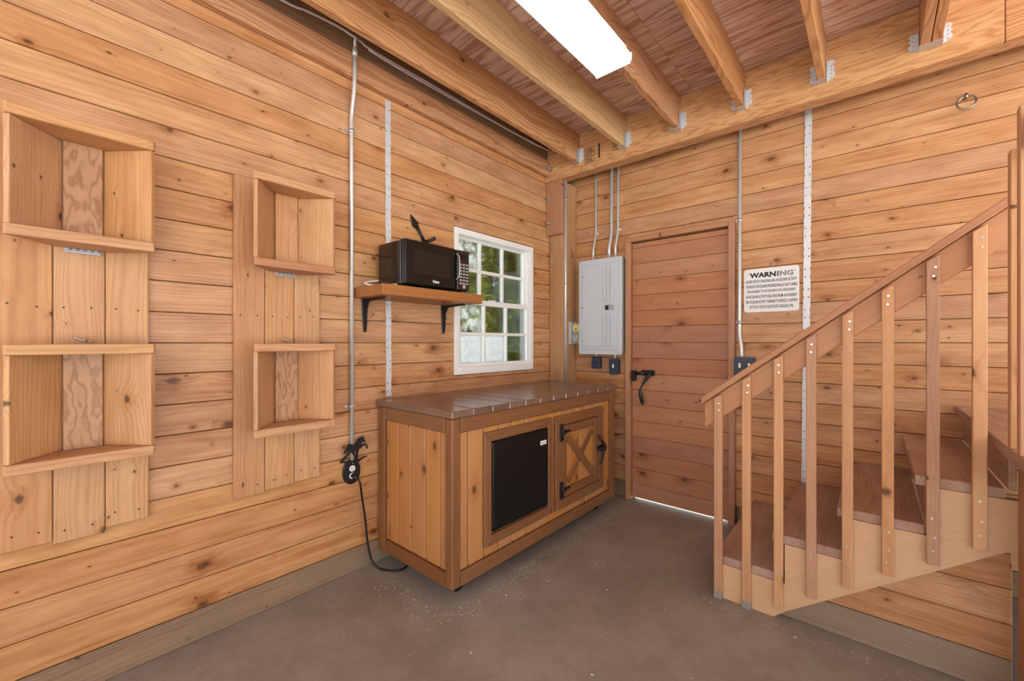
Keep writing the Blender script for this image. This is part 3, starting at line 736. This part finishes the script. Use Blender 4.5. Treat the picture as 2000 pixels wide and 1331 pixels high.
# ---- horse outlet
ho = empty('horse_outlet', (.008, -2.02, .49), 'black iron outlet cover topped by a trotting horse silhouette with a plug in it', 'outlet')
ov = [(-2.022 + .050 * math.cos(a), .552 + .067 * math.sin(a)) for a in [2 * math.pi * k / 24 for k in range(24)]]
pl = prism('cover_plate', ov, 'x', .004, .016, 'iron', ho, 'z', 'x', .002)
HB = [(-2.098, .627), (-2.062, .619), (-2.02, .617), (-1.985, .619), (-1.966, .626), (-1.947, .628), (-1.947, .622), (-1.968, .617), (-1.985, .608), (-1.99, .603), (-2.055, .606), (-2.064, .611), (-2.098, .619)]
prism('ground_bar', HB, 'x', .030, .036, 'iron', ho, 'z', 'x')
board('cover_riser', (.012, -2.045, .600), (.0315, -2.000, .618), 'iron', ho, .001)
body = [(-1.966, .740), (-1.973, .733), (-1.982, .736), (-1.995, .727), (-2.006, .711), (-2.012, .700), (-2.032, .704), (-2.043, .710), (-2.052, .707), (-2.064, .690), (-2.080, .663), (-2.069, .662), (-2.055, .675), (-2.050, .676), (-2.060, .658), (-2.078, .643), (-2.094, .625), (-2.083, .623), (-2.062, .640), (-2.043, .657), (-2.036, .664), (-2.024, .644), (-2.009, .620), (-2.001, .619), (-2.012, .640), (-2.020, .664), (-2.010, .668), (-2.008, .644), (-2.0085, .626), (-2.000, .620), (-1.9975, .645), (-1.993, .670), (-1.979, .677), (-1.968, .684), (-1.955, .688), (-1.948, .680), (-1.948, .665), (-1.941, .665), (-1.940, .680), (-1.950, .695), (-1.966, .694), (-1.977, .692), (-1.976, .708), (-1.968, .709), (-1.960, .703), (-1.955, .706), (-1.961, .723)]
prism('horse_silhouette', body, 'x', .030, .036, 'iron', ho, 'z', 'x')
for z in (.570, .531):
    ds = disc('receptacle', (.0165, -2.021, z), .0165, 'x', .006, 'whiteplastic', pl, 16)
    multi_box('socket_slot', [((.0195, -2.028, z - .002), (.0200, -2.0255, z + .008)), ((.0195, -2.0165, z - .002), (.0200, -2.014, z + .008)), ((.0195, -2.0235, z - .011), (.0200, -2.0185, z - .006))], 'dark', ds)  # dark slips on the face; the slots' inner shade is painted
pc = empty('power_cord', (.05, -2.0, .48), 'black power cord plugged into the horse outlet, running under the cabinet', 'cord')
tube('plug', [(.020, -2.020, .533), (.045, -2.016, .528), (.058, -2.008, .516)], .012, 'iron', pc, 10, [.014, .013, .008])
tube('cord', spline([(.052, -2.010, .520), (.060, -2.000, .495), (.052, -1.988, .44), (.045, -1.974, .37), (.042, -1.960, .29), (.040, -1.950, .20), (.042, -1.940, .12), (.055, -1.925, .045), (.085, -1.905, .010), (.13, -1.885, .006), (.17, -1.860, .006), (.19, -1.82, .006), (.16, -1.76, .006)], 5), .0055, 'iron', pc, 8)

# ================================================================== SADDLE RACKS
def saddle_rack(ys, yc, label, grains):
    r = empty('saddle_rack', (.01, (ys[0] + ys[-1]) / 2, .56), label, 'saddle rack', 'saddle racks on the window wall')
    bot = [.566, .556, .572] if len(grains) > 2 else [.558, .566, .572]
    for i in range(3):
        y0, y1 = ys[i] + .001, ys[i + 1] - .001
        board('back_board', (.0025, y0, bot[i]), (.022, y1, 1.990), 'rack', r, .003, 'z')
        scs = []
        for z in (bot[i] + .045, 1.375):
            for y in (y0 + .03, y1 - .03): disc('screw', (.0222, y + random.uniform(-.006, .006), z + random.uniform(-.006, .006)), .0035, 'x', .0012, 'screwdark', r, 8)
    for n, (z0, z1) in enumerate(((1.578, 1.980), (.842, 1.244))):
        tr = empty('tray', (.03, yc, z0)); tr.parent = r; tr.matrix_parent_inverse = W(r).inverted()
        hw, mwid, xb, xf, ct = .178, .049, .0235, .168, .034
        zi0, zi1 = z0 + ct, z1 - ct
        # three staves: middle flat, two splayed
        board('stave', (xb, yc - mwid, zi0 + .0005), (xb + .016, yc + mwid, zi1 - .0005), grains[n], tr, .002, 'z')
        for sg in (-1, 1):
            a = (xb + .002, yc + sg * (mwid + .0012)); b = (xf - .004, yc + sg * (hw - .014)); t = .017
            d = Vector((b[0] - a[0], b[1] - a[1])).normalized(); nn = Vector((-d.y, d.x)) * (sg * t)
            pts = [a, b, (b[0] + nn.x, b[1] + nn.y), (a[0] + nn.x, a[1] + nn.y)]
            if pts[3][0] < .0235: pts[3] = (.0235, pts[3][1])
            prism('stave', pts, 'z', zi0 + .0005, zi1 - .0005, 'rack', tr, 'z', (d.y * -sg, d.x * sg, 0), .0015)
        for (c0, c1) in ((z0, zi0), (zi1, z1)):
            pts = [(xb, yc - mwid - .02), (xf - .010, yc - hw), (xf, yc - hw + .006), (xf, yc + hw - .006), (xf - .010, yc + hw), (xb, yc + mwid + .02)]
            prism('cap_board', pts, 'z', c0, c1, 'rail' if (n == 0 and c0 == z0 and len(grains) == 2) else 'rack', tr, 'y', 'z', .002)
        if n == 0:
            h = board('hinge', (.0235, yc - .045, z0 - .016), (.030, yc + .045, z0 - .001), 'silver', tr, .001)
            for q in range(5): tube('hinge_knuckle', [(.031, yc - .044 + .018 * q, z0 - .003), (.031, yc - .029 + .018 * q, z0 - .003)], .004, 'silver', h, 8)
        else:
            e1 = tube('eye_bolt', [(.022, yc, z1 + .014), (.050, yc + .002, z1 + .016), (.060, yc + .006, z1 + .012)], .004, 'bolt', tr, 8)
            tube('hook_wire', spline([(.040, yc - .024, z1 + .026), (.050, yc - .005, z1 + .014), (.055, yc + .022, z1 + .008)], 4), .003, 'bolt', e1, 6)
saddle_rack([-3.232, -3.106, -2.977, -2.855], -3.034, 'wooden saddle rack whose trays have wavy figured middle staves, apart from the conduit', ['rack_grain', 'rack_grain', 0])
saddle_rack([-2.573, -2.448, -2.320, -2.196], -2.360, 'wooden saddle rack with two smaller-looking trays mounted beside the steel conduit', ['rack', 'rack_grain'])

# ================================================================== BACK WALL FITTINGS
pb = empty('breaker_panel', (.43, -.04, 1.15), 'grey metal breaker panel with ribbed door mounted beside the plank door', 'breaker panel')
board('box', (.262, -.085, 1.165), (.622, -.0025, 1.925), 'panelside', pb, .003)
cv = prism('cover', rrect(.236, .632, 1.150, 1.936, .014), 'y', -.097, -.0855, 'panelgrey', pb, 'z', 'y', .003)
board('door_seam', (.263, -.0980, 1.185), (.593, -.0971, 1.895), 'panelgrey', pb, 0)
dd = board('panel_door', (.268, -.105, 1.190), (.588, -.0982, 1.890), 'panelgrey', pb, .003)
prism('door_field', rrect(.292, .460, 1.215, 1.865, .006), 'y', -.1085, -.1052, 'panelgrey', dd, 'z', 'y', .0012)
for x in (.478, .510, .542): 
    board('rib', (x, -.114, 1.215), (x + .018, -.1052, 1.485), 'panelgrey', dd, .003)
    board('rib', (x, -.114, 1.575), (x + .018, -.1052, 1.865), 'panelgrey', dd, .003)
board('latch', (.486, -.109, 1.508), (.566, -.1052, 1.554), 'silver', dd, .002)
board('latch_tab', (.494, -.112, 1.514), (.522, -.1092, 1.548), 'dark', dd, .001)
multi_disc('hinge_mark', [(.280, -.1055, z) for z in (1.26, 1.54, 1.80)], .005, 'y', .002, 'dark', dd, 8)
multi_disc('cover_screw', [(x, -.0975, z) for x in (.252, .612) for z in (1.17, 1.54, 1.915)], .006, 'y', .002, 'bolt', cv, 10)
lab = [('thinner steel conduit entering the breaker panel nearest the corner post', .346, .009), ('thickest steel conduit rising from the top of the breaker panel', .494, .0135), ('steel conduit into the breaker panel closest to the plank door', .550, .010)]
for l, x, rr in lab:
    c = empty('steel_conduit', (x, -.04, 1.937), l, 'conduit', 'conduits above the breaker panel')
    yb = -.045
    tube('pipe', [(x, yb, 1.937), (x, yb, 2.01)] + spline([(x, yb, 2.03), (x + .006, -.03, 2.10), (x + .006, -(rr + .003), 2.17)], 4) + [(x + .006, -(rr + .003), 2.92)], rr, 'emt', c, 10)
    sx = x + .006 + (rr + .012) * (1 if rr < .012 else -1)
    board('pipe_clip', (min(x + .006, sx), -.005, 2.165), (max(x + .006, sx), -.0025, 2.181), 'whiteplastic', c, .0005)
    tube('clip_ring', [(x + .006, -(rr + .003), 2.165), (x + .006, -(rr + .003), 2.181)], rr + .002, 'galv', c, 10)
c = empty('steel_conduit', (.154, -.212, .93), 'steel conduit running down the face of the corner post', 'conduit')
tube('pipe', [(.162, -.188, .93), (.162, -.188, 2.6195)], .0105, 'emt', c, 10)
for z in (1.74, 2.45): tube('pipe_clip', [(.162, -.188, z), (.162, -.188, z + .014)], .0125, 'galv', c, 10)
c = empty('steel_conduit', (1.447, -.02, 1.14), 'steel conduit along the right-hand door jamb down to a dark blue switch box', 'conduit')
tube('pipe', [(1.452, -.018, 2.92), (1.449, -.018, 1.42)] + spline([(1.449, -.018, 1.38), (1.450, -.020, 1.30), (1.464, -.034, 1.22), (1.466, -.036, 1.15)], 4), .0115, 'emt', c, 10)
for z in (2.065, 1.375): board('pipe_clip', (1.426, -.006, z), (1.462, -.0025, z + .02), 'whiteplastic', c, .0005); tube('clip_ring', [(1.450, -.018, z), (1.450, -.018, z + .02)], .0135, 'galv', c, 10)
tube('coupling', [(1.451, -.018, 1.90), (1.451, -.018, 1.915)], .013, 'emt', c, 10)
tm = empty('timer_switch', (.17, -.05, 1.23), 'small timer switch box with a yellow dial squeezed between corner post and breaker panel', 'timer')
board('box', (.158, -.080, 1.235), (.232, -.0025, 1.425), 'timer', tm, .003)
board('box_door', (.1505, -.125, 1.235), (.156, -.0045, 1.425), 'panelgrey', tm, .001)
dl = disc('dial', (.200, -.083, 1.372), .034, 'y', .006, 'dial', tm, 24)
tube('dial_hand', [(.200, -.087, 1.372), (.202, -.087, 1.350)], .004, 'dark', dl, 6)
multi_box('timer_print', [((.17 + .012 * k, -.0812, 1.262 + .018 * j), (.178 + .012 * k, -.0803, 1.272 + .018 * j)) for k in range(4) for j in range(3) if (k + j) % 3], 'whiteplastic', tm)
ob = empty('outlet_box', (.37, -.03, 1.03), 'dark blue outlet box with flip covers just under the breaker panel', 'outlet')
board('box', (.336, -.055, 1.030), (.406, -.0025, 1.128), 'bluebox', ob, .003)
for z in (1.040, 1.084): board('flip_cover', (.340, -.064, z), (.402, -.0555, z + .038), 'bluebox', ob, .004)
tube('nipple', [(.371, -.035, 1.128), (.371, -.035, 1.1645)], .009, 'emt', ob, 8)
sb = empty('switch_box', (.535, -.03, .99), 'dark blue light switch box under the breaker panel nearer the plank door', 'switch')
board('box', (.500, -.050, .992), (.572, -.0025, 1.112), 'bluebox', sb, .003)
board('switch_plate', (.497, -.054, .989), (.575, -.0505, 1.115), 'bluebox', sb, .001)
board('toggle', (.529, -.064, 1.042), (.543, -.0545, 1.072), 'whiteplastic', sb, .003)
tube('nipple', [(.540, -.030, 1.112), (.545, -.040, 1.1645)], .009, 'emt', sb, 8)
s2 = empty('switch_box', (1.475, -.03, 1.02), 'dark blue double switch box behind the stair rail at the foot of a conduit', 'switch')
board('box', (1.428, -.050, 1.030), (1.542, -.0025, 1.146), 'bluebox', s2, .003)
board('switch_plate', (1.424, -.054, 1.026), (1.546, -.0505, 1.150), 'bluebox', s2, .001)
for x in (1.452, 1.508): board('toggle', (x, -.064, 1.080), (x + .014, -.0545, 1.112), 'whiteplastic', s2, .003)

# ---- warning sign
sg = empty('warning_sign', (1.628, -.003, 1.45), 'white rectangular warning sign with black text about equine law on the plank wall', 'sign')
pt = prism('sign_plate', rrect(1.474, 1.783, 1.449, 1.736, .018), 'y', -.0055, -.003, 'signwhite', sg, 'x', 'y', .0005)
ys_ = -.0058
X1, NN = (1, 0, 0), (0, -1, 0)
lettering('WARN', X1, (1.508, ys_, 1.676), .150, .034, 'ink', sg, NN, .045)
lettering('I', X1, (1.664, ys_, 1.676), .009, .034, 'ink_mid', sg, NN, .03)
lettering('NG', X1, (1.679, ys_, 1.676), .074, .034, 'ink_grey', sg, NN, .045)
lettering('"', X1, (1.498, ys_, 1.700), .008, .008, 'ink_grey', sg, NN)
lettering('"', X1, (1.757, ys_, 1.700), .008, .008, 'ink_grey', sg, NN)
LN = [('UNDER SOUTH CAROLINA LAW, AN EQUINE ACTIVITY', 1.486, 1.772), ('SPONSOR OR EQUINE PROFESSIONAL IS NOT LIABLE', 1.486, 1.774), ('FOR AN INJURY TO OR THE DEATH OF A PARTICIPANT', 1.494, 1.764),
      ('IN AN EQUINE ACTIVITY RESULTING FROM  AN INHERENT', 1.488, 1.773), ('RISK OF EQUINE ACTIVITY, PURSUANT TO ARTICLE 7, CHAPTER 9', 1.486, 1.776), ('OF TITLE 47, CODE OF LAWS SOUTH CAROLINA, 1976.', 1.508, 1.752)]
for i, (tx, a, b) in enumerate(LN):
    lettering(tx, X1, (a, ys_, 1.639 - i * .0338), b - a, .0235, 'ink', sg, NN, .012)

# ---- tie ring
tr = empty('tie_ring', (2.49, -.01, 2.45), 'steel tie ring hanging from an eye bolt high on the stair wall', 'ring')
tube('eye', spline([(2.491, -.003, 2.514), (2.491, -.020, 2.520), (2.491, -.032, 2.508), (2.491, -.024, 2.497), (2.491, -.004, 2.500)], 4), .006, 'brass', tr, 8)
tube('ring', [(2.491 + .034 * math.sin(a), -.024 - .006 * (1 - math.cos(a)), 2.472 + .034 * math.cos(a)) for a in [2 * math.pi * k / 24 for k in range(25)]], .0045, 'brass', tr, 8)

# ================================================================== STAIRS
YF = -.935                     # outer face of the stringer
st = empty('staircase', (2.0, -.47, 0), 'short wooden staircase with worn brown treads rising along the door wall', 'staircase')
NOSE = [1.535, 1.785, 2.020, 2.255, 2.455]; TOP = [.203, .381, .558, .743, .920]
for k in range(4):
    x1 = NOSE[k + 1] + .028
    board('tread', (NOSE[k], YF + .001, TOP[k] - .038), (x1, -.004, TOP[k]), 'tread', st, .003, 'y')
    board('riser', (NOSE[k] + .030, YF + .0495, (TOP[k - 1] + .0005) if k else .001), (NOSE[k] + .048, -.004, TOP[k] - .0385), 'tread', st, .002, 'y')
board('riser', (NOSE[4] + .030, -.96, TOP[3] + .0005), (NOSE[4] + .048, -.004, TOP[4] - .0385), 'tread', st, .002, 'y')
sw = [(1.566, 0.0), (1.792, 0.0), (1.842, .046), (2.520, .548), (2.520, .7045), (NOSE[3] + .050, .7045), (NOSE[3] + .050, .5195), (NOSE[2] + .050, .5195), (NOSE[2] + .050, .3425), (NOSE[1] + .050, .3425), (NOSE[1] + .050, .1645), (1.566, .1645)]
def strg(y0, y1):
    vs = [(x, y0, z) for x, z in sw] + [(x, y1, z) for x, z in sw]; n = len(sw)
    # faces: triangulated sawtooth outline
    from mathutils.geometry import tessellate_polygon
    tri = tessellate_polygon([[Vector((x, z, 0)) for x, z in sw]])
    fs = [tuple(t) for t in tri] + [tuple(n + i for i in reversed(t)) for t in tri] + [(i, (i + 1) % n, n + (i + 1) % n, n + i) for i in range(n)]
    return solid('stringer', vs, fs, 'stringer', st, (1, 0, .74), 'y')
strg(YF + .0, YF + .038); strg(-.046, -.006)

ld2 = empty('stair_landing', (3.3, -1.0, 0), 'wooden stair landing with dark brown edge above the top tread', 'landing')
board('deck', (NOSE[4], -1.95, TOP[4] - .038), (4.2, -.004, TOP[4]), 'tread', ld2, .003, 'y')
for x, y in ((2.506, -1.045), (2.506, -1.90), (4.08, -1.90)): board('post', (x, y, 0), (x + .088, y + .088, TOP[4] - .0385), 'rail', ld2, .003)
for x in (2.6, 3.2, 3.8): board('joist', (x, -1.80, .74), (x + .038, -.02, TOP[4] - .0385), 'fir', ld2, .002)
lr = empty('landing_railing', (2.47, -1.5, .92), 'upright railing slats standing on the landing edge', 'railing')
for y, t in ((-1.150, 1.845), (-1.262, 1.935), (-1.375, 1.96), (-1.49, 1.96), (-1.60, 1.96), (-1.71, 1.96), (-1.82, 1.96)):
    board('slat', (2.456, y - .018, .9205), (2.473, y + .018, t), 'baluster', lr, .002)
board('rail_board', (2.475, -1.93, 1.80), (2.500, -1.21, 1.90), 'rail', lr, .002)

us = struct(empty('wall_stair', (2.6, -.88, 0)))
def zline(x): return .046 + (x - 1.842) * .7404
for k in range(0, 7):
    a, b = rows[k] + .001, rows[k + 1] - .001
    xa = 1.842 + (a - .046) / .7404 - .05; xb = 1.842 + (b - .046) / .7404 - .05
    if b > TOP[4] - .05: b = TOP[4] - .042
    if b - a < .02: continue
    xa, xb = max(xa, 1.82), max(xb, 1.82)
    xr = 2.504
    if xa < xr - .02:
        xb2 = min(xb, xr - .01)
        prism('plank', [(xa, a), (xr, a), (xr, b), (xb2, b)], 'y', -.895, -.877, 'pine', us, 'x', 'y', .0022)
bs = struct(prism('baseboard_stair', [(1.800, .001), (2.504, .001), (2.504, Z0 - .002), (1.905, Z0 - .002), (1.80, .03)], 'y', -.897, -.877, 'skirt_grey', None, 'x', 'y', .003))

# ---- hand railing
hr = empty('stair_railing', (2.0, -.94, 0), 'sloped wooden stair railing with flat cap and nailed upright balusters', 'railing')
SL = .7776; zr = lambda x: .979 + SL * (x - 1.492)
d = (1, 0, SL)
def sloped(name, x0, x1, zt, zb, y0, y1, mat, par):
    vs = []
    for x in (x0, x1):
        for y in (y0, y1):
            for z in (zr(x) + zb, zr(x) + zt): vs.append((x, y, z))
    return solid(name, vs, BF, mat, par, d, 'y', .003)
sloped('rail_cap', 1.487, 2.500, .0, -.034, -.968, -.880, 'rail', hr)
sloped('rail_board', 1.494, 2.500, -.035, -.160, YF - .0, -.902, 'rail', hr)
bx = [1.562, 1.685, 1.813, 1.933, 2.055, 2.178, 2.303, 2.420]
bz = [0.0, 0.0, .056, .147, .237, .333, .419, .513]
sc = None
for x, z in zip(bx, bz):
    zt = zr(x) - .046
    h = .0180
    b = prism('baluster', [(x - h, z), (x + h, z + (.004 if z else 0)), (x + h, zt + .012), (x - h, zt - .012)], 'y', -.956, YF - .0005, 'baluster', hr, 'z', 'y', .002)
    for k, (dx, sz) in enumerate(((.004, zt - .035), (.002, zt - .068), (-.002, z + .055), (.002, z + .105), (.0, z + .175))):
        p = Vector((x + dx + random.uniform(-.004, .004), -.9568, sz))
        if sc is None: sc = disc('screw', p, .0042, 'y', .0014, 'screw', b, 8); s0 = p
        else: copy_part(sc, p - s0, b)
    if z == 0.0: board('paint_smear', (x - h - .0006, -.9568, .0005), (x + h + .0006, -.9352, .034), 'paint', b, .0005)

# ================================================================== FLOOR DEBRIS
def debris():
    rs = random.Random(11); vs = []; fs = []
    def flake(x, y, s):
        k = len(vs); a = rs.uniform(0, 6.28); l = s * rs.uniform(.6, 1.6); w = s * rs.uniform(.4, .8); h = s * .35
        ca_, sa = math.cos(a), math.sin(a)
        for px, py in ((-l, -w), (l, -w * .6), (l * .7, w), (-l * .8, w * .7)):
            vs.append((x + px * ca_ - py * sa, y + px * sa + py * ca_, .0004))
        for px, py in ((-l, -w), (l, -w * .6), (l * .7, w), (-l * .8, w * .7)):
            vs.append((x + (px * ca_ - py * sa) * .7, y + (px * sa + py * ca_) * .7, .0004 + h))
        fs.extend([(k, k + 1, k + 2, k + 3), (k + 7, k + 6, k + 5, k + 4)] + [(k + i, k + (i + 1) % 4, k + 4 + (i + 1) % 4, k + 4 + i) for i in range(4)])
    for _ in range(330): flake(.66 + abs(rs.gauss(0, .06)), rs.uniform(-1.95, -.3), rs.uniform(.0008, .0028))
    for _ in range(90): flake(rs.uniform(.2, .7), -1.90 - abs(rs.gauss(0, .07)), rs.uniform(.0008, .0028))
    for _ in range(150): flake(rs.uniform(.05, 2.4), rs.uniform(-3.0, -1.0), rs.uniform(.0008, .0026))
    for _ in range(70): flake(rs.uniform(1.5, 2.3), -.98 - abs(rs.gauss(0, .03)), rs.uniform(.0008, .0025))
    for _ in range(14): flake(rs.uniform(.3, 2.2), rs.uniform(-2.6, -1.0), rs.uniform(.003, .006))
    o = solid('floor_crumbs', vs, fs, 'shaving'); tag(o, 'tiny pale crumbs and shavings scattered on the concrete floor', 'crumbs', None, 'stuff')
debris()

# ================================================================== OUTSIDE THE WINDOW
def tree(x, y, h, r, seed, label):
    rs = random.Random(seed)
    t = empty('arborvitae_tree', (x, y, -.1), label, 'tree', 'evergreens outside the window')
    tube('trunk', [(x, y, -.1), (x + .03, y, h * .5), (x, y + .02, h * .95)], .06, 'bark', t, 8, [.07, .045, .012])
    vs = []; fs = []
    for _ in range(3600):
        z = rs.uniform(.02, 1) ** 1.0; rad = r * (1.02 - z) ** .55 * rs.uniform(.45, 1.05); a = rs.uniform(0, 6.283)
        p = Vector((x + rad * math.cos(a), y + rad * math.sin(a), z * h))
        out = Vector((math.cos(a), math.sin(a), rs.uniform(.3, 1.6))).normalized()
        side = out.cross(Vector((rs.uniform(-1, 1), rs.uniform(-1, 1), rs.uniform(-1, 1)))).normalized()
        L = rs.uniform(.10, .20)
        for q in range(5):
            o = p + out * L * q / 5; sgn = 1 if q % 2 else -1
            tip = o + (out * .75 + side * sgn * (.75 if q < 4 else 0)).normalized() * L * .55; wv = out.cross(side).normalized() * .3 + side * .7
            k = len(vs); w = L * .14
            vs += [o - out * w, o + out * w, tip]; fs.append((k, k + 1, k + 2))
    me = bpy.data.meshes.new('foliage'); c = Vector((x, y, 0)); me.from_pydata([v - c for v in vs], [], fs); me.update(); me.materials.append(M['leaf'])
    o = bpy.data.objects.new('foliage', me); o.matrix_basis = Matrix.Translation(c); put(o, t); o['kind'] = 'stuff'
tree(-1.45, -.02, 3.0, .40, 1, 'green arborvitae seen through the window panes on the microwave side')
tree(-1.45, 1.14, 3.3, .40, 2, 'tall green arborvitae seen through the window panes nearest the corner post')
BL = ['arborvitae of the back hedge row in the gap between the front two outside the window', 'arborvitae of the back hedge row right behind the tall front one outside',
      'arborvitae of the back hedge row farthest along, beyond the door wall corner']
for k, y in enumerate((.95, 2.15, 3.35)): tree(-2.75, y, 3.5 + .1 * k, .48, 4 + k, BL[k])
